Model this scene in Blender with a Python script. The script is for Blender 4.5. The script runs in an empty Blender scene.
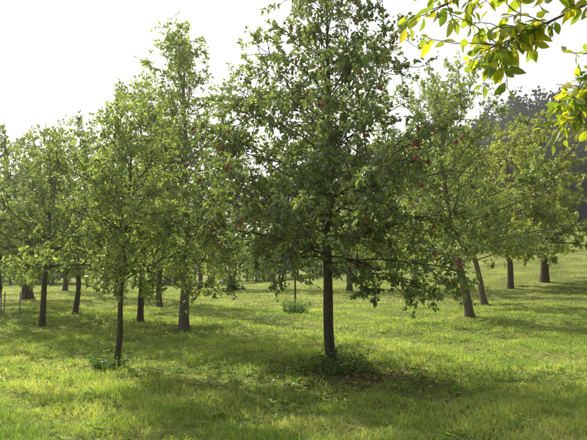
import bpy, math, numpy as np
from mathutils import Vector
rng=np.random.default_rng(7)
sc=bpy.context.scene
sc.view_settings.view_transform='Standard'; sc.view_settings.look='None'; sc.view_settings.exposure=0
def sm(a,b,x):
    t=np.clip((np.asarray(x,float)-a)/(b-a),0,1); return t*t*(3-2*t)
def ter(x,y):
    x=np.asarray(x,float); y=np.asarray(y,float)
    h=7.6*sm(20,80,y)*sm(-10,43,x)
    h=h+36*sm(100,200,y)*sm(25,80,x+0*y)
    near=0.05*np.sin(x*.9+1.3)*np.sin(y*.7)+0.03*np.sin(x*2.1+y*1.4)+0.02*np.sin(x*3.7-y*2.9)
    return h+near*np.clip(1-np.hypot(x,y-20)/90,0,1)
def norm(a): return a/np.maximum(np.linalg.norm(a,axis=-1,keepdims=True),1e-9)
def pnoise(x,y,s):
    return (np.sin(x*s+1.7*np.sin(y*s*.7+.5))+np.sin(y*s*1.3+2.1*np.sin(x*s*.6+1.1))+np.sin((x+y)*s*.9+3.))/3
# ---------- materials
def newmat(n):
    m=bpy.data.materials.new(n); m.use_nodes=True; nt=m.node_tree; nt.nodes.clear(); return m,nt
def ramp(nt,stops):
    r=nt.nodes.new('ShaderNodeValToRGB'); e=r.color_ramp.elements
    while len(e)<len(stops): e.new(.5)
    for i,(p,c) in enumerate(stops): e[i].position=p; e[i].color=(*c,1)
    return r
def leafmat(n,stops,trans=.45,rough=.45,gloss=.07,tgain=(1.3,1.4,.6),k=1.):
    stops=[(p,tuple(min(.8,v*k) for v in c)) for p,c in stops]
    m,nt=newmat(n); N=nt.nodes; L=nt.links
    a=N.new('ShaderNodeAttribute'); a.attribute_name='rnd'
    r=ramp(nt,stops); L.new(a.outputs['Fac'],r.inputs[0])
    d=N.new('ShaderNodeBsdfDiffuse'); L.new(r.outputs[0],d.inputs[0])
    t=N.new('ShaderNodeBsdfTranslucent'); mm=N.new('ShaderNodeMix'); mm.data_type='RGBA'; mm.blend_type='MULTIPLY'; mm.inputs[0].default_value=1
    L.new(r.outputs[0],mm.inputs[6]); mm.inputs[7].default_value=(*tgain,1); mm.clamp_result=True
    L.new(mm.outputs[2],t.inputs[0])
    s=N.new('ShaderNodeMixShader'); s.inputs[0].default_value=trans
    L.new(d.outputs[0],s.inputs[1]); L.new(t.outputs[0],s.inputs[2]); out=s
    if gloss>0:
        g=N.new('ShaderNodeBsdfGlossy'); g.inputs['Roughness'].default_value=rough; g.inputs[0].default_value=(1,1,1,1)
        s2=N.new('ShaderNodeMixShader'); s2.inputs[0].default_value=gloss; L.new(s.outputs[0],s2.inputs[1]); L.new(g.outputs[0],s2.inputs[2]); out=s2
    o=N.new('ShaderNodeOutputMaterial'); L.new(out.outputs[0],o.inputs[0]); return m
def barkmat(n,c1,c2,sc_=14):
    m,nt=newmat(n); N=nt.nodes; L=nt.links
    tc=N.new('ShaderNodeTexCoord'); mp=N.new('ShaderNodeMapping'); mp.inputs['Scale'].default_value=(1,1,.3)
    L.new(tc.outputs['Object'],mp.inputs[0])
    no=N.new('ShaderNodeTexNoise'); no.inputs['Scale'].default_value=sc_*2; no.inputs['Detail'].default_value=8; no.inputs['Roughness'].default_value=.7
    L.new(mp.outputs[0],no.inputs[0])
    r=ramp(nt,[(.3,c1),(.62,c2),(.75,tuple(min(1,v*1.5) for v in c2))]); L.new(no.outputs[0],r.inputs[0])
    p=N.new('ShaderNodeBsdfPrincipled'); p.inputs['Roughness'].default_value=.9; L.new(r.outputs[0],p.inputs['Base Color'])
    b=N.new('ShaderNodeBump'); b.inputs['Strength'].default_value=1; b.inputs['Distance'].default_value=.03
    L.new(no.outputs[0],b.inputs['Height']); L.new(b.outputs[0],p.inputs['Normal'])
    o=N.new('ShaderNodeOutputMaterial'); L.new(p.outputs[0],o.inputs[0]); return m
def plain(n,c,rough=.6):
    m,nt=newmat(n); N=nt.nodes; L=nt.links
    p=N.new('ShaderNodeBsdfPrincipled'); p.inputs['Roughness'].default_value=rough
    tc=N.new('ShaderNodeTexCoord'); no=N.new('ShaderNodeTexNoise'); no.inputs['Scale'].default_value=22; L.new(tc.outputs['Object'],no.inputs[0])
    r=ramp(nt,[(.3,tuple(v*.7 for v in c)),(.7,tuple(min(1,v*1.2) for v in c))]); L.new(no.outputs[0],r.inputs[0]); L.new(r.outputs[0],p.inputs['Base Color'])
    o=N.new('ShaderNodeOutputMaterial'); L.new(p.outputs[0],o.inputs[0]); return m
M_bark=barkmat('bark_dark',(.06,.042,.032),(.22,.16,.12))
M_bark2=barkmat('bark_grey',(.11,.085,.068),(.34,.26,.21))
M_leafA=leafmat('apple_leaves',[(0,(.04,.058,.022)),(.45,(.078,.104,.04)),(.8,(.155,.175,.072)),(1,(.27,.26,.1))],k=2.7,trans=.5,gloss=.12)
M_leafB=leafmat('light_leaves',[(0,(.055,.077,.026)),(.5,(.115,.14,.048)),(.85,(.2,.215,.078)),(1,(.3,.28,.1))],trans=.55,k=2.8,gloss=.11)
M_leafC=leafmat('yellowing_leaves',[(0,(.08,.103,.03)),(.5,(.16,.175,.045)),(.85,(.26,.255,.06)),(1,(.4,.33,.07))],trans=.57,k=2.3)
M_leafF=leafmat('cherry_leaves',[(0,(.1,.16,.03)),(.5,(.2,.25,.04)),(.75,(.38,.36,.04)),(1,(.55,.42,.05))],trans=.65,tgain=(1.5,1.5,.5),k=1.5,gloss=.05)
M_far=leafmat('far_leaves',[(0,(.08,.1,.05)),(.6,(.13,.155,.07)),(1,(.18,.19,.08))],trans=.5,gloss=0,k=3.4)  # distance haze put into the leaf colour as a bright, washed green
M_forest=leafmat('forest_leaves',[(0,(.035,.042,.035)),(.6,(.055,.066,.05)),(1,(.085,.095,.06))],trans=.2,gloss=0,k=1.1)
M_grass=leafmat('grass_blades',[(0,(.062,.105,.02)),(.5,(.155,.2,.045)),(.85,(.255,.275,.075)),(1,(.33,.31,.16))],trans=.52,rough=.5,gloss=.04,tgain=(1.25,1.25,.65),k=3.2)
M_weed=leafmat('weed_leaves',[(0,(.05,.09,.02)),(.6,(.09,.14,.035)),(1,(.16,.2,.06))],trans=.45,k=2.2)
M_litter=leafmat('litter',[(0,(.08,.045,.02)),(.6,(.16,.1,.04)),(1,(.3,.22,.06))],trans=.2,k=1.3)
def applemat():
    m,nt=newmat('apple_skin'); N=nt.nodes; L=nt.links
    a=N.new('ShaderNodeAttribute'); a.attribute_name='rnd'
    r=ramp(nt,[(0,(.38,.05,.04)),(.6,(.5,.13,.1)),(.85,(.55,.24,.14)),(1,(.5,.4,.15))]); L.new(a.outputs['Fac'],r.inputs[0])
    p=N.new('ShaderNodeBsdfPrincipled'); p.inputs['Roughness'].default_value=.35; L.new(r.outputs[0],p.inputs['Base Color'])
    o=N.new('ShaderNodeOutputMaterial'); L.new(p.outputs[0],o.inputs[0]); return m
M_apple=applemat()
# ---------- mesh builder
class MB:
    def __init__(s): s.V=[];s.F={3:[],4:[]};s.n=0
    def add(s,V,F,mat,rnd,smooth=False):
        V=np.asarray(V,float).reshape(-1,3); F=np.asarray(F,int); k=F.shape[1]
        rnd=np.broadcast_to(np.asarray(rnd,float),(len(F),))
        s.V.append(V); s.F[k].append((F+s.n,np.full(len(F),mat),rnd,np.full(len(F),smooth))); s.n+=len(V)
    def build(s,name,mats,loc=(0,0,0)):
        me=bpy.data.meshes.new(name); V=np.concatenate(s.V); me.vertices.add(len(V)); me.vertices.foreach_set('co',V.ravel())
        li=[];tot=[];mi=[];rn=[];smo=[]
        for k in (3,4):
            for F,m,r,q in s.F[k]:
                li.append(F.ravel()); tot.append(np.full(len(F),k)); mi.append(m); rn.append(r); smo.append(q)
        li=np.concatenate(li);tot=np.concatenate(tot);mi=np.concatenate(mi);rn=np.concatenate(rn);smo=np.concatenate(smo)
        me.loops.add(len(li)); me.loops.foreach_set('vertex_index',li.astype(np.int32))
        me.polygons.add(len(tot)); st=np.concatenate([[0],np.cumsum(tot)[:-1]])
        me.polygons.foreach_set('loop_start',st.astype(np.int32)); 
        me.polygons.foreach_set('material_index',mi.astype(np.int32)); me.polygons.foreach_set('use_smooth',smo.astype(bool))
        a=me.attributes.new('rnd','FLOAT','FACE'); a.data.foreach_set('value',rn.astype(np.float32))
        for m in mats: me.materials.append(m)
        me.update(calc_edges=True)
        o=bpy.data.objects.new(name,me); o.location=loc; sc.collection.objects.link(o); return o
def tubes(mb,P,R,k,mat=0,rnd=.5):
    P=np.asarray(P,float); R=np.asarray(R,float); m,n,_=P.shape
    T=np.empty_like(P); T[:,1:-1]=P[:,2:]-P[:,:-2]; T[:,0]=P[:,1]-P[:,0]; T[:,-1]=P[:,-1]-P[:,-2]; T=norm(T)
    D=norm(P[:,-1]-P[:,0]); ref=np.where(np.abs(D[:,2:3])>.7,np.array([[1.,0,0]]),np.array([[0,0,1.]]))[:,None,:]
    A=norm(np.cross(T,ref)); B=np.cross(T,A)
    th=np.arange(k)*2*math.pi/k
    V=P[:,:,None,:]+R[:,:,None,None]*(A[:,:,None,:]*np.cos(th)[None,None,:,None]+B[:,:,None,:]*np.sin(th)[None,None,:,None])
    b=(np.arange(m)*n*k)[:,None,None]; i=(np.arange(n-1)*k)[None,:,None]; j=np.arange(k)[None,None,:]; j2=(j+1)%k
    F=np.stack([b+i+j,b+i+j2,b+i+k+j2,b+i+k+j],-1).reshape(-1,4)
    mb.add(V,F,mat,rnd,True)
def leaves(mb,P,ax,nr,ln,w,mat,rnd,quad=True,fold=.18):
    m=len(P); ax=norm(ax); s=norm(np.cross(ax,nr)); n=np.cross(s,ax)
    ln=np.broadcast_to(ln,(m,))[:,None]; w=np.broadcast_to(w,(m,))[:,None]
    if quad:
        pr=[(0,0,0),(.28,.46,fold),(.68,.36,fold*.6),(1,0,-.12),(.68,-.36,fold*.6),(.28,-.46,fold)]
        V=np.stack([P+ax*ln*a+s*w*b+n*w*c for a,b,c in pr],1)
        b=(np.arange(m)*6)[:,None]; F=np.concatenate([b+[0,1,2,3],b+[0,3,4,5]])
    else:
        pr=[(0,0,0),(.45,.5,fold),(1,0,0),(.45,-.5,fold)]
        V=np.stack([P+ax*ln*a+s*w*b+n*w*c for a,b,c in pr],1)
        b=(np.arange(m)*4)[:,None]; F=np.concatenate([b+[0,1,2],b+[0,2,3]])
    mb.add(V,F,mat,np.concatenate([rnd,rnd]))
def grow(P,D,L,n,wob,up):
    pts=[P]; d=norm(D); st=(L/(n-1))[:,None]; up=np.broadcast_to(up,(len(P),))[:,None]
    for i in range(n-1):
        d=norm(d+rng.normal(0,wob,P.shape)+np.array([[0,0,1.]])*up); P=P+d*st; pts.append(P)
    return np.stack(pts,1)
def samp(paths,idx,t):
    n=paths.shape[1]; f=np.clip(t,0,.999)*(n-1); i=f.astype(int); u=(f-i)[:,None]
    a=paths[idx,i]; b=paths[idx,i+1]; return a*(1-u)+b*u, norm(b-a)
def apple_geo(mb,C,r,mat,rnd):
    prof=[(0,.72),(.25,.92),(.62,.93),(.95,.5),(1,.05),(.85,-.5),(.5,-.88),(.2,-.92),(0,-.8)]
    k=9; th=np.arange(k)*2*math.pi/k; n=len(prof)
    base=np.array([[(a*math.cos(t),a*math.sin(t),z) for t in th] for a,z in prof]).reshape(-1,3)
    i=(np.arange(n-1)*k)[:,None]; j=np.arange(k)[None]; j2=(j+1)%k
    F0=np.stack([i+j,i+k+j,i+k+j2,i+j2],-1).reshape(-1,4)
    m=len(C); V=C[:,None,:]+base[None]*r[:,None,None]
    F=((np.arange(m)*n*k)[:,None,None]+F0[None]).reshape(-1,4)
    mb.add(V,F,mat,np.repeat(rnd,len(F0)),True)
def tree(name,x,y,H,tr,env,nsc=28,lean=(0,0),leaf=.075,nl=24000,mat=M_leafA,bark=M_bark,seed=0,up=.0,quad=True,apples=0,twk=3,droop=.055,sub=11,crook=.016,sprout=0,zmin=1.3):
    global rng; rng=np.random.default_rng(seed+100); mb=MB()
    ez=np.array([e[0] for e in env]); er=np.array([e[1] for e in env])
    n=14; tz=np.linspace(0,1,n)
    wx=np.cumsum(rng.normal(0,crook,n))*H*.3; wy=np.cumsum(rng.normal(0,crook,n))*H*.3
    lx=lean[0]*H*(tz-.35*tz**2)+wx-wx[0]; ly=lean[1]*H*(tz-.35*tz**2)+wy-wy[0]
    T=np.stack([lx,ly,tz*H-.05],1); 
    tt=np.concatenate([[0,.012,.03,.06],np.linspace(.1,1,18)])
    TP=np.stack([np.interp(tt,tz,T[:,i]) for i in range(3)],1)
    R=tr*(1-tt)**1.0*.97+.006+tr*.5*np.exp(-tt/.018)*.8
    R*=1+rng.normal(0,.035,len(tt))
    tubes(mb,TP[None],R[None],12)
    z0=env[0][0]; zz=np.linspace(z0,H*.96,nsc)+rng.normal(0,.08,nsc); zz=np.clip(zz,z0*.85,H*.97)
    zz=z0+(zz-z0)*(.55+.45*(zz-z0)/(H-z0))
    Ls=np.interp(zz,ez,er)*rng.uniform(.78,1.08,nsc)
    az=np.arange(nsc)*2.4+rng.normal(0,.3,nsc)
    f=(zz-z0)/(H-z0); el=np.radians(16+46*f)+rng.normal(0,.12,nsc)+up*.7
    P0=np.stack([np.interp(zz/H,tz,T[:,i]) for i in range(3)],1)
    D0=np.stack([np.cos(az)*np.cos(el),np.sin(az)*np.cos(el),np.sin(el)],1)
    S=grow(P0,D0,Ls*1.1,10,.13,(-droop*(1-f)+.03*f+up*.1))
    S[...,2]=np.where(S[...,2]<zmin,zmin-(zmin-S[...,2])*.35,S[...,2])
    r0=np.clip(tr*.22*(Ls/max(er)),.009,1)*(1-.5*f)
    tubes(mb,S,r0[:,None]*np.linspace(1,.18,10)[None]+.003,7)
    ns=int(nsc*sub); w=Ls**1.4/(Ls**1.4).sum(); idx=rng.choice(nsc,ns,p=w); t=rng.uniform(.1,1,ns)
    p,tg=samp(S,idx,t); rv=norm(rng.normal(0,1,(ns,3)))
    d=norm(tg*.5+rv*.85+np.array([[0,0,.1+up]])); L2=(.34*Ls[idx]+.14)*rng.uniform(.4,1.2,ns)*(1.1-.5*t)+.1
    S2=grow(p,d,L2,6,.16,rng.normal(-.02,.08,ns)+up*.1)
    S2[...,2]=np.where(S2[...,2]<zmin,zmin-(zmin-S2[...,2])*.5,S2[...,2])
    tubes(mb,S2,(.003+.007*L2)[:,None]*np.linspace(1,.3,6)[None]+.0015,4)
    dens2=rng.uniform(.2,1.2,ns)**1.5
    if sprout:
        idx=rng.choice(nsc,sprout); p,_=samp(S,idx,rng.uniform(.2,.95,sprout))
        Lp=rng.uniform(.5,1.3,sprout)*H*.16
        SP=grow(p,norm(rng.normal(0,.25,(sprout,3))+[0,0,1.]),Lp,6,.09,.02)
        tubes(mb,SP,(.004+.002*Lp)[:,None]*np.linspace(1,.3,6)[None],4)
        S2=np.concatenate([S2,SP]); L2=np.concatenate([L2,Lp]); dens2=np.concatenate([dens2,np.full(sprout,.6)])
    per=12; nt_=nl//per; ww=L2*dens2; ww/=ww.sum()
    ntS=int(nt_*.1); idx=rng.choice(len(S2),nt_-ntS,p=ww); t=rng.uniform(.1,1,len(idx))**.8
    p,tg=samp(S2,idx,t); br=rng.uniform(0,1,len(S2))[idx]
    idb=rng.choice(nsc,ntS,p=w); p2,tg2=samp(S,idb,rng.uniform(.25,1,ntS)); p=np.concatenate([p,p2]);tg=np.concatenate([tg,tg2]); br=np.concatenate([br,rng.uniform(0,1,ntS)])
    nt_=len(p); d=norm(tg*.6+norm(rng.normal(0,1,(nt_,3)))*.9+np.array([[0,0,.1+up*.6]]))
    L3=rng.uniform(.1,.36,nt_)*(.8+H*.04)
    S3=grow(p,d,L3,4,.15,-.02)
    tubes(mb,S3,np.full((nt_,1),.0024*(1 if quad else 1.4))*np.linspace(1,.5,4)[None],twk)
    ids=np.repeat(np.arange(nt_),per); t=rng.uniform(.05,1,len(ids)); p,tg=samp(S3,ids,t)
    m=len(ids); ax=norm(tg*.45+norm(rng.normal(0,1,(m,3)))*.9+np.array([[0,0,-.12]])); p=p+rng.normal(0,.012,(m,3))
    nr=norm(norm(rng.normal(0,1,(m,3)))*.85+np.array([[0,0,.65]]))
    ln=leaf*rng.uniform(.55,1.2,m)
    rn=np.clip(.42*br[ids]+.48*rng.uniform(0,1,m)+(rng.uniform(0,1,m)>.97)*.4,0,1)
    leaves(mb,p,ax,nr,ln,ln*rng.uniform(.5,.68,m),1,rn,quad)
    if apples:
        e=S3[:,-1]; rad=np.hypot(e[:,0],e[:,1]); rel=rad/np.interp(e[:,2],ez,er); wt=np.clip(rel,0,1.1)**3+.02
        idx=rng.choice(nt_,apples//2,p=wt/wt.sum()); ii=np.repeat(idx,rng.choice([1,2,3],len(idx),p=[.4,.35,.25]))
        P,_=samp(S3,ii,rng.uniform(.6,1,len(ii))); P=P+rng.normal(0,.03,P.shape); Q=P.copy(); P[:,2]-=rng.uniform(.04,.08,len(P))
        tubes(mb,np.stack([Q,P+[0,0,.02]],1),np.full((len(P),2),.0015),3)
        apple_geo(mb,P,rng.uniform(.02,.029,len(P)),2,rng.uniform(0,1,len(P)))
    o=mb.build(name,[bark,mat,M_apple],(x,y,float(ter(x,y)))); return o
# ---------- orchard trees
tree('apple_tree',.63,9.34,6.9,.088,[(1.65,2.35),(2.3,2.55),(3.2,2.2),(4.2,1.5),(5.4,1.15),(6.9,.5)],nsc=52,nl=50000,apples=360,seed=1,lean=(-.035,.0),leaf=.08,sub=13,zmin=1.42,crook=.012)
tree('apple_tree',-2.93,9.53,4.1,.05,[(1.5,1.35),(2.2,1.45),(3.0,1.1),(4.5,.4)],nsc=30,nl=14500,seed=2,lean=(.04,0),mat=M_leafB,up=.07,sprout=14,leaf=.073,zmin=1.38,crook=.012)
tree('pear_tree',-2.79,14.74,7.4,.13,[(1.65,2.6),(2.6,2.8),(4,2.3),(6,1.6),(7.6,.7)],nsc=42,nl=26000,seed=3,lean=(.02,0),mat=M_leafB,bark=M_bark2,up=.1,sprout=44,leaf=.088,zmin=1.4,crook=.012)
tree('apple_tree',-7.22,16.6,4.9,.09,[(1.55,2.4),(2.6,2.5),(4,1.8),(5.9,.5)],nl=19000,seed=4,mat=M_leafB,up=.07,sprout=26,leaf=.093,quad=False,zmin=1.4,crook=.02)
tree('apple_tree',-7.8,20.6,6.0,.1,[(1.7,2.6),(3,2.8),(4.4,2.1),(6.6,.7)],nl=18000,seed=5,mat=M_leafA,up=.08,sprout=34,leaf=.1,quad=False,zmin=1.5,crook=.02)
tree('apple_tree',-4.65,17.5,7.2,.1,[(1.6,2.3),(3,2.4),(4.8,1.9),(7.5,.6)],nl=19000,seed=6,mat=M_leafB,up=.12,sprout=44,leaf=.098,quad=False,zmin=1.4,crook=.02)
tree('apple_tree',-5.96,25.7,7.6,.14,[(1.8,3.0),(3.4,3.1),(5.5,2.1),(8.2,.5)],nl=15000,seed=7,mat=M_leafC,up=.12,sprout=24,leaf=.13,quad=False,zmin=1.6)
tree('apple_tree',-12.0,23,6.0,.2,[(1.6,3.4),(3,3.6),(4.8,2.8),(6.7,.9)],nl=25000,seed=8,mat=M_leafA,leaf=.118,quad=False,lean=(.06,0),crook=.03,zmin=1.5)
tree('pear_tree',5.9,19.3,7.9,.155,[(1.9,2.9),(3.4,3.2),(5.4,2.6),(8.3,1.1)],nsc=44,nl=35000,seed=9,mat=M_leafB,bark=M_bark2,leaf=.108,quad=False,lean=(-.2,0),up=.03,sprout=18,zmin=1.65)
tree('apple_tree',8.55,25.7,7.4,.145,[(2.0,2.8),(3.6,3.1),(5.4,2.5),(7.4,1)],nl=20000,seed=10,mat=M_leafC,bark=M_bark2,leaf=.133,quad=False,lean=(-.24,0),zmin=1.8)
tree('apple_tree',7.94,37,8.6,.17,[(2.2,3),(4,3.4),(6,2.4),(8.6,.7)],nl=13000,seed=11,mat=M_leafC,leaf=.18,quad=False,zmin=2)
tree('apple_tree',13.2,35,9.2,.2,[(2.2,3.8),(4,4.2),(6.4,3.4),(9.2,1.2)],nl=25000,seed=12,mat=M_leafC,leaf=.18,quad=False,zmin=2)
tree('apple_tree',16.6,38,10.0,.3,[(2.7,4.2),(4.8,4.8),(7.4,4),(10.2,1.5)],nl=29000,seed=13,mat=M_leafC,leaf=.19,quad=False,zmin=2.4)
tree('apple_tree',3.6,37,8,.2,[(2.1,2.8),(4,3.2),(6,2.2),(8,.7)],nl=11000,seed=14,mat=M_leafB,leaf=.18,quad=False,zmin=2)
tree('apple_tree',-14.3,31,6.8,.3,[(2.,3.2),(3.6,3.4),(5.4,2.2),(7.2,.7)],nl=12000,seed=15,mat=M_leafB,leaf=.17,quad=False,zmin=1.9)
tree('apple_tree',-10.5,34,7.2,.14,[(2.,3.0),(3.8,3.4),(5.8,2.2),(7.4,.7)],nl=12000,seed=16,mat=M_leafC,leaf=.17,quad=False,zmin=1.9)
tree('apple_tree',-1.5,42,8.0,.2,[(2.1,3),(4,3.6),(6,2.4),(8,.7)],nl=11000,seed=17,mat=M_leafB,leaf=.2,quad=False,zmin=2)
tree('apple_tree',20.8,33,7.8,.2,[(2.2,3),(4,3.7),(6,2.8),(8,.9)],nl=16000,seed=18,mat=M_leafB,leaf=.16,quad=False,zmin=2)
tree('apple_tree',-17.5,44,7.5,.2,[(2.1,3),(4,3.6),(6,2.4),(7.5,.7)],nl=9000,seed=19,mat=M_leafC,leaf=.21,quad=False,zmin=2)
tree('apple_tree',-7.5,46,7.5,.2,[(2.1,3),(4,3.6),(6,2.4),(7.5,.7)],nl=9000,seed=20,mat=M_leafC,leaf=.21,quad=False,zmin=2)
# ---------- cherry tree overhanging (trunk right of view)
def cherry():
    global rng; rng=np.random.default_rng(56); mb=MB()
    def pl(pts,n=14):
        pts=np.array(pts,float); t=np.linspace(0,1,len(pts)); tt=np.linspace(0,1,n)
        o=np.stack([np.interp(tt,t,pts[:,i]) for i in range(3)],1)
        for _ in range(2): o[1:-1]=(o[:-2]+2*o[1:-1]+o[2:])/4
        return o
    g=float(ter(3.6,1.7))
    tubes(mb,pl([(3.6,1.7,g-.05),(3.58,1.7,g+.2),(3.5,1.75,1.2),(3.45,1.75,2.3),(3.6,1.6,3.6),(3.7,1.5,4.8)])[None],np.interp(np.linspace(0,1,14),[0,.05,1],[.2,.15,.03])[None],12)
    limbs=[[(3.48,1.75,1.9),(2.7,2.0,2.85),(1.8,2.2,3.0),(1.1,2.3,2.9),(.62,2.3,2.7)],
           [(2.2,2.1,2.95),(1.6,2.2,2.88),(1.25,2.3,2.72),(.98,2.35,2.6),(.82,2.3,2.52)],
           [(2.4,2.1,2.95),(1.9,2.3,2.75),(1.5,2.4,2.5),(1.25,2.45,2.3)],
           [(2.4,2.1,2.95),(2.0,2.5,2.9),(1.7,2.8,2.75),(1.48,2.95,2.5)],
           [(3.45,1.75,2.4),(4.2,1.4,3.1),(4.9,1.0,3.3)],[(3.5,1.7,2.8),(3.6,2.6,3.6),(3.7,3.3,3.9)],[(3.5,1.7,2.6),(3.2,.8,3.5),(3.0,0,3.8)],[(3.6,1.6,3.4),(4.3,2.1,4.2),(4.6,2.6,4.6)]]
    S=np.stack([pl(l) for l in limbs]); r=np.array([.02,.007,.008,.009,.06,.05,.05,.04])
    tubes(mb,S,r[:,None]*np.linspace(1,.15,14)[None]+.002,8)
    cnt=[42,30,44,48,28,28,28,28]; idx=np.repeat(np.arange(8),cnt); t=rng.uniform(.4,1,len(idx)); 
    p,tg=samp(S,idx,t); d=norm(tg*.8+norm(rng.normal(0,1,(len(p),3)))*.8+np.array([[0,0,-.1]]))
    L2=rng.uniform(.08,.3,len(p)); S2=grow(p,d,L2,6,.12,-.04)
    tubes(mb,S2,np.full((len(p),1),.0025)*np.linspace(1,.5,6)[None],5)
    ids=np.repeat(np.arange(len(p)),9); t=rng.uniform(.1,1,len(ids)); q,tg=samp(S2,ids,t); m=len(ids)
    ax=norm(tg*.5+norm(rng.normal(0,1,(m,3)))*.7+np.array([[0,0,-.35]])); nr=norm(rng.normal(0,1,(m,3))+np.array([[0,0,.5]]))
    ln=rng.uniform(.035,.08,m); w=ln*rng.uniform(.42,.55,m)
    s=norm(np.cross(ax,nr)); n=np.cross(s,ax); q0=q+ax*.015
    st=[(0,.0),(.12,.26),(.3,.47),(.5,.5),(.7,.38),(.87,.17),(1,0.01)]; curl=rng.uniform(-.05,.3,m)[:,None]
    cols=[]
    for a,b in st:
        c=q0+ax*(ln*a)[:,None]-n*ln[:,None]*curl*a*a
        cols+= [c+s*(w*b)[:,None]+n*(w*b*.35)[:,None],c,c-s*(w*b)[:,None]+n*(w*b*.35)[:,None]]
    V=np.stack(cols,1); F0=[]
    for i in range(6):
        a=i*3; F0+=[[a,a+1,a+4,a+3],[a+1,a+2,a+5,a+4]]
    F0=np.array(F0); F=((np.arange(m)*21)[:,None,None]+F0[None]).reshape(-1,4)
    mb.add(V,F,1,np.repeat(np.clip(rng.beta(1.6,1.8,m),0,1),12),True)
    tubes(mb,np.stack([q,q0+ax*.002],1),np.full((m,2),.001),3)
    mb.build('cherry_tree',[M_bark2,M_leafF])
cherry()
# ---------- weeds at trunk bases and bushes
def weeds(name,x,y,h,rad,n,seed,leaf=.07,mat=M_weed):
    global rng; rng=np.random.default_rng(seed); mb=MB()
    a=rng.uniform(0,6.28,n); r=rad*np.sqrt(rng.uniform(0,1,n)); P=np.stack([r*np.cos(a),r*np.sin(a),np.zeros(n)],1)
    P[:,2]=ter(x+P[:,0],y+P[:,1])-ter(x,y)-.02
    D=np.stack([np.cos(a)*.35,np.sin(a)*.35,np.ones(n)],1)+rng.normal(0,.15,(n,3)); L=h*rng.uniform(.4,1.1,n)
    S=grow(P,D,L,6,.1,-.02); tubes(mb,S,np.full((n,1),.004)*np.linspace(1,.4,6)[None],4,0)
    ids=np.repeat(np.arange(n),12); p,tg=samp(S,ids,rng.uniform(.1,1,len(ids))); m=len(ids)
    ax=norm(norm(rng.normal(0,1,(m,3)))*[1,1,.4]+np.array([[0,0,.15]])); nr=norm(rng.normal(0,.45,(m,3))+[0,0,1.]); ln=leaf*rng.uniform(.5,1.3,m)
    leaves(mb,p,ax,nr,ln,ln*.5,0,rng.uniform(0,1,m)); mb.build(name,[mat],(x,y,float(ter(x,y))))
weeds('nettle_clump',.72,9.05,.36,.4,50,21)
weeds('nettle_clump',.3,9.2,.26,.25,25,22)
weeds('nettle_clump',-2.98,9.35,.34,.22,45,23)
weeds('shrub',.06,20.8,.6,.45,90,24,leaf=.09)
weeds('nettle_clump',.9,9.6,.25,.3,30,25)
def stake(name,x,y,h,r,mat,lean=(0,0)):
    mb=MB(); P=np.array([[(lean[0]*t,lean[1]*t,t*h-.1*(1-t)) for t in np.linspace(0,1,6)]])
    tubes(mb,P,np.array([[r,r,r*.97,r*.97,r*.95,r*.9]]),8)
    P2=np.array([[(lean[0],lean[1],h),(lean[0],lean[1],h+.03)]]); tubes(mb,P2,np.array([[r*.9,.001]]),8)
    return mb.build(name,[mat],(x,y,float(ter(x,y))))
M_white=plain('pale_wood',(.5,.5,.46),.8)
stake('wooden_stake',.06,20.9,1.5,.035,M_bark)
def guard(x,y):
    mb=MB()
    for a in range(3):
        cx,cy=.35*math.cos(a*2.09+.3),.35*math.sin(a*2.09+.3)
        tubes(mb,[[(cx,cy,-.1),(cx,cy,.4),(cx,cy,.85),(cx,cy,.88)]],[[.022,.022,.022,.005]],8)
    for z in (.3,.78):
        for a in range(3):
            c=[(.35*math.cos(q*2.09+.3),.35*math.sin(q*2.09+.3),z) for q in (a,a+1)]
            tubes(mb,[c],[[.007,.007]],6)
    mb.build('tree_guard_fence',[M_white],(x,y,float(ter(x,y))))
guard(-9.5,19.2)
# ---------- distant trees / forest
def mass(name,pts,mat,leaf,n,seed,con=.0):
    global rng; rng=np.random.default_rng(seed); mb=MB()
    for (x,y,h,r) in pts:
        z=float(ter(x,y)); tubes(mb,[[(x,y,z-.2),(x,y,z+h*.4),(x,y,z+h*.85)]],[[h*.025,h*.018,.03]],6,1)
        if rng.random()<con:
            t=rng.uniform(0,1,n)**1.4; rr=r*.75*(1-t)*rng.uniform(.5,1,n); a=rng.uniform(0,6.28,n)
            P=np.stack([x+rr*np.cos(a),y+rr*np.sin(a),z+h*.1+t*h*1.05],1)
        else:
            nc=9; C=rng.normal(0,1,(nc,3))*[r*.42,r*.42,h*.15]+[x,y,z+h*.5]; k=rng.integers(0,nc,n)
            u=norm(rng.normal(0,1,(n,3)))*rng.uniform(.6,1,(n,1)); P=C[k]+u*[r*.45,r*.45,h*.22]
            P[:,2]=np.maximum(P[:,2],z+h*.03)
        br=rng.uniform(0,.5)
        ax=norm(rng.normal(0,1,(n,3))); nr=norm(rng.normal(0,1,(n,3))+[0,0,.6]); ln=leaf*rng.uniform(.6,1.3,n)
        leaves(mb,P,ax,nr,ln,ln*.7,0,np.clip(br+rng.uniform(0,.5,n),0,1),False)
    mb.build(name,[mat,M_bark])
r0=np.random.default_rng(3); pts=[]
for i in range(110):
    x=r0.uniform(-80,14); y=r0.uniform(60,92); pts.append((x,y,r0.uniform(4.5,8.5),r0.uniform(2.8,4.4)))
mass('distant_tree_row',pts,M_far,.6,700,31)
pts=[]
for i in range(540):
    x=r0.uniform(18,175); y=r0.uniform(98,215)
    pts.append((x,y,r0.uniform(14,22),r0.uniform(4.5,7)))
mass('distant_forest',pts,M_forest,1.4,340,32,.04)
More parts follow.
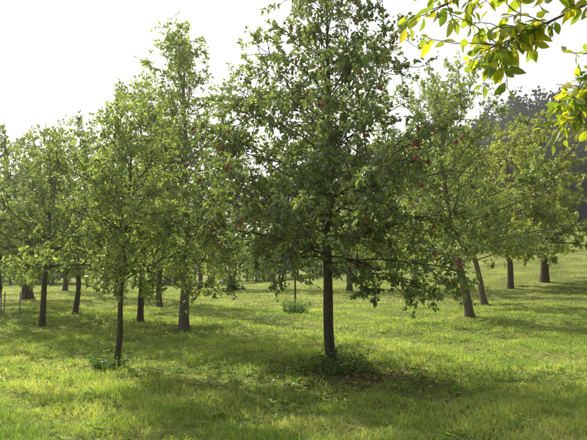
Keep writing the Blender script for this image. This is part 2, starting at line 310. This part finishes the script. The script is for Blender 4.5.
# ---------- ground
def ground():
    def axis(lo,hi,c,n):
        u=np.linspace(-1,1,n); k=5.5; v=np.sinh(k*u)/np.sinh(k); return np.where(v<0,c+v*(c-lo),c+v*(hi-c))
    X=axis(-1500,1500,0,321); Y=axis(-1200,2500,12,321)
    gx,gy=np.meshgrid(X,Y); gz=ter(gx,gy); V=np.stack([gx,gy,gz],-1).reshape(-1,3); n=321
    i=np.arange(n-1)[:,None]*n; j=np.arange(n-1)[None]; F=np.stack([i+j,i+j+1,i+n+j+1,i+n+j],-1).reshape(-1,4)
    mb=MB(); mb.add(V,F,0,.5,True)
    m,nt=newmat('meadow_ground'); N=nt.nodes; L=nt.links; tc=N.new('ShaderNodeTexCoord')
    n1=N.new('ShaderNodeTexNoise'); n1.inputs['Scale'].default_value=.45; n1.inputs['Detail'].default_value=6; L.new(tc.outputs['Object'],n1.inputs[0])
    n2=N.new('ShaderNodeTexNoise'); n2.inputs['Scale'].default_value=9; n2.inputs['Detail'].default_value=8; n2.inputs['Roughness'].default_value=.75; L.new(tc.outputs['Object'],n2.inputs[0])
    r1=ramp(nt,[(.3,(.15,.19,.05)),(.5,(.3,.35,.09)),(.7,(.46,.49,.15))]); r2=ramp(nt,[(.3,(.32,.28,.23)),(.6,(1,1,1)),(.75,(1.25,1.2,1.1))])
    L.new(n1.outputs[0],r1.inputs[0]); L.new(n2.outputs[0],r2.inputs[0])
    mx=N.new('ShaderNodeMix'); mx.data_type='RGBA'; mx.blend_type='MULTIPLY'; mx.inputs[0].default_value=1; L.new(r1.outputs[0],mx.inputs[6]); L.new(r2.outputs[0],mx.inputs[7])
    p=N.new('ShaderNodeBsdfPrincipled'); p.inputs['Roughness'].default_value=1; p.inputs['Specular IOR Level'].default_value=.1; L.new(mx.outputs[2],p.inputs['Base Color'])
    b=N.new('ShaderNodeBump'); b.inputs['Strength'].default_value=.8; b.inputs['Distance'].default_value=.08; L.new(n2.outputs[0],b.inputs['Height']); L.new(b.outputs[0],p.inputs['Normal'])
    o=N.new('ShaderNodeOutputMaterial'); L.new(p.outputs[0],o.inputs[0]); mb.build('meadow_ground',[m])
ground()
def grass():
    global rng; rng=np.random.default_rng(77); mb=MB()
    for (d0,d1,cnt,hh,ww) in [(2.5,8,120000,.085,.0055),(8,14,120000,.08,.008),(14,25,95000,.08,.013),(25,48,70000,.08,.026),(48,90,40000,.1,.06)]:
        y=np.sqrt(rng.uniform(d0**2,d1**2,cnt)); x=y*rng.uniform(-.66,.66,cnt)
        cl=pnoise(x,y,6.3)*.45+pnoise(x+3,y,2.3)*.35+pnoise(x,y,.9)*.3
        keep=rng.uniform(-.9,.45,cnt)<cl; x=x[keep];y=y[keep];cl=cl[keep]; m=len(x)
        h=hh*rng.uniform(.35,1.2,m)*(1+.95*np.clip(cl,-1,1)); h*=1+(rng.uniform(0,1,m)>.98)*1.0
        bare=np.exp(-((x-1.25)**2+(y-8.7)**2)/.3); k2=rng.uniform(0,1,m)>bare*.9; x=x[k2];y=y[k2];h=h[k2];cl=cl[k2];m=len(x)
        P=np.stack([x,y,ter(x,y)-.01],1); a=rng.uniform(0,6.28,m); s=np.stack([np.cos(a),np.sin(a),0*a],1)*(ww*rng.uniform(.6,1.4,m))[:,None]
        b=rng.uniform(0,6.28,m); l=np.stack([np.cos(b),np.sin(b),0*b],1)*(h*rng.uniform(.1,1.3,m))[:,None]; up=np.array([[0,0,1.]])*h[:,None]
        V=np.stack([P-s/2,P+s/2,P+up*.55+l*.3+s*.42,P+up*.55+l*.3-s*.42,P+up*.88+l],1)
        q=(np.arange(m)*5)[:,None]; rn=np.clip(.43+.25*pnoise(x,y,.8)+.28*pnoise(x,y,3.1)+rng.normal(0,.2,m)+(rng.uniform(0,1,m)>.96)*.4,0,1)
        mb.add(V,q+[0,1,2,3],0,rn); 
        mb.F[3].append(((q+[3,2,4])+mb.n-len(V)*5,np.zeros(m,int),rn,np.zeros(m,bool)))
    c=3600; y=np.sqrt(rng.uniform(9,24**2,c)); x=y*rng.uniform(-.62,.62,c); ids=np.repeat(np.arange(c),7); a=rng.uniform(0,6.28,len(ids))
    P=np.stack([x[ids],y[ids],ter(x,y)[ids]+.03],1); ax=np.stack([np.cos(a),np.sin(a),rng.uniform(.1,.7,len(a))],1); ln=rng.uniform(.04,.11,len(a))
    leaves(mb,P,ax,np.tile([[0,0,1.]],(len(a),1)),ln,ln*.4,0,np.clip(rng.normal(.2,.15,len(a)),0,1))
    mb.build('grass',[M_grass])
grass()
def fallen():
    global rng; rng=np.random.default_rng(9); mb=MB(); n=7
    x=rng.normal(1.1,.4,n); y=rng.normal(8.6,.4,n)
    apple_geo(mb,np.stack([x,y,ter(x,y)+.025],1),rng.uniform(.022,.028,n),0,rng.uniform(.0,1,n)); mb.build('fallen_apples',[M_apple])
    mb=MB(); n=1500; x=rng.normal(1.,.9,n); y=rng.normal(8.6,.7,n); z=ter(x,y)+rng.uniform(.01,.06,n)
    ax=rng.normal(0,1,(n,3))*[1,1,.3]; ln=rng.uniform(.04,.07,n); leaves(mb,np.stack([x,y,z],1),ax,norm(rng.normal(0,.4,(n,3))+[0,0,1.]),ln,ln*.55,0,rng.uniform(0,1,n)); mb.build('fallen_leaves',[M_litter])
fallen()
# ---------- scatter volume added to imitate veiling glare and lift the darks
def veil_volume():
    bpy.ops.mesh.primitive_cube_add(size=1,location=(20,90,20)); o=bpy.context.object; o.name='glare_veil'; o.scale=(400,300,44)
    m,nt=newmat('glare_veil'); v=nt.nodes.new('ShaderNodeVolumeScatter'); v.inputs['Density'].default_value=.0008; v.inputs['Anisotropy'].default_value=.6; v.inputs['Color'].default_value=(1,.99,.96,1)
    ou=nt.nodes.new('ShaderNodeOutputMaterial'); nt.links.new(v.outputs[0],ou.inputs['Volume']); o.data.materials.append(m)
veil_volume()
# ---------- light
el=math.radians(39); az=math.radians(-32)
S=Vector((math.sin(az)*math.cos(el),math.cos(az)*math.cos(el),math.sin(el)))
sd=bpy.data.lights.new('sun','SUN'); sd.energy=5; sd.angle=math.radians(.5); sd.color=(1,.96,.86)
so=bpy.data.objects.new('sun',sd); so.rotation_euler=S.to_track_quat('Z','Y').to_euler(); so.location=S*50; sc.collection.objects.link(so)
w=bpy.data.worlds.new('World'); sc.world=w; w.use_nodes=True; nt=w.node_tree; nt.nodes.clear()
N=nt.nodes; L=nt.links
sk=N.new('ShaderNodeTexSky'); sk.sky_type='NISHITA'; sk.sun_disc=False; sk.sun_elevation=el; sk.sun_rotation=az; sk.air_density=1; sk.dust_density=5; sk.ozone_density=1
tc=N.new('ShaderNodeTexCoord'); dp=N.new('ShaderNodeVectorMath'); dp.operation='DOT_PRODUCT'; dp.inputs[1].default_value=tuple(S)
L.new(tc.outputs['Generated'],dp.inputs[0])
mr=N.new('ShaderNodeMapRange'); mr.inputs[1].default_value=.1; mr.inputs[2].default_value=.6; mr.interpolation_type='SMOOTHSTEP'; L.new(dp.outputs['Value'],mr.inputs[0])
mx=N.new('ShaderNodeMix'); mx.data_type='RGBA'; mx.inputs[6].default_value=(.5,.65,.9,1); mx.inputs[7].default_value=(10.2,10.1,10,1); L.new(mr.outputs[0],mx.inputs[0])
ad=N.new('ShaderNodeMix'); ad.data_type='RGBA'; ad.inputs[0].default_value=.72; L.new(sk.outputs[0],ad.inputs[6]); L.new(mx.outputs[2],ad.inputs[7])
bg=N.new('ShaderNodeBackground'); bg.inputs[1].default_value=.122; o=N.new('ShaderNodeOutputWorld')
L.new(ad.outputs[2],bg.inputs[0]); L.new(bg.outputs[0],o.inputs[0])
# ---------- camera
cd=bpy.data.cameras.new('camera'); cd.lens=35; cd.sensor_width=36; cd.clip_end=5000; cd.clip_start=.05
co=bpy.data.objects.new('camera',cd); co.location=(0,0,1.6); co.rotation_euler=(math.radians(95),0,0); sc.collection.objects.link(co); sc.camera=co
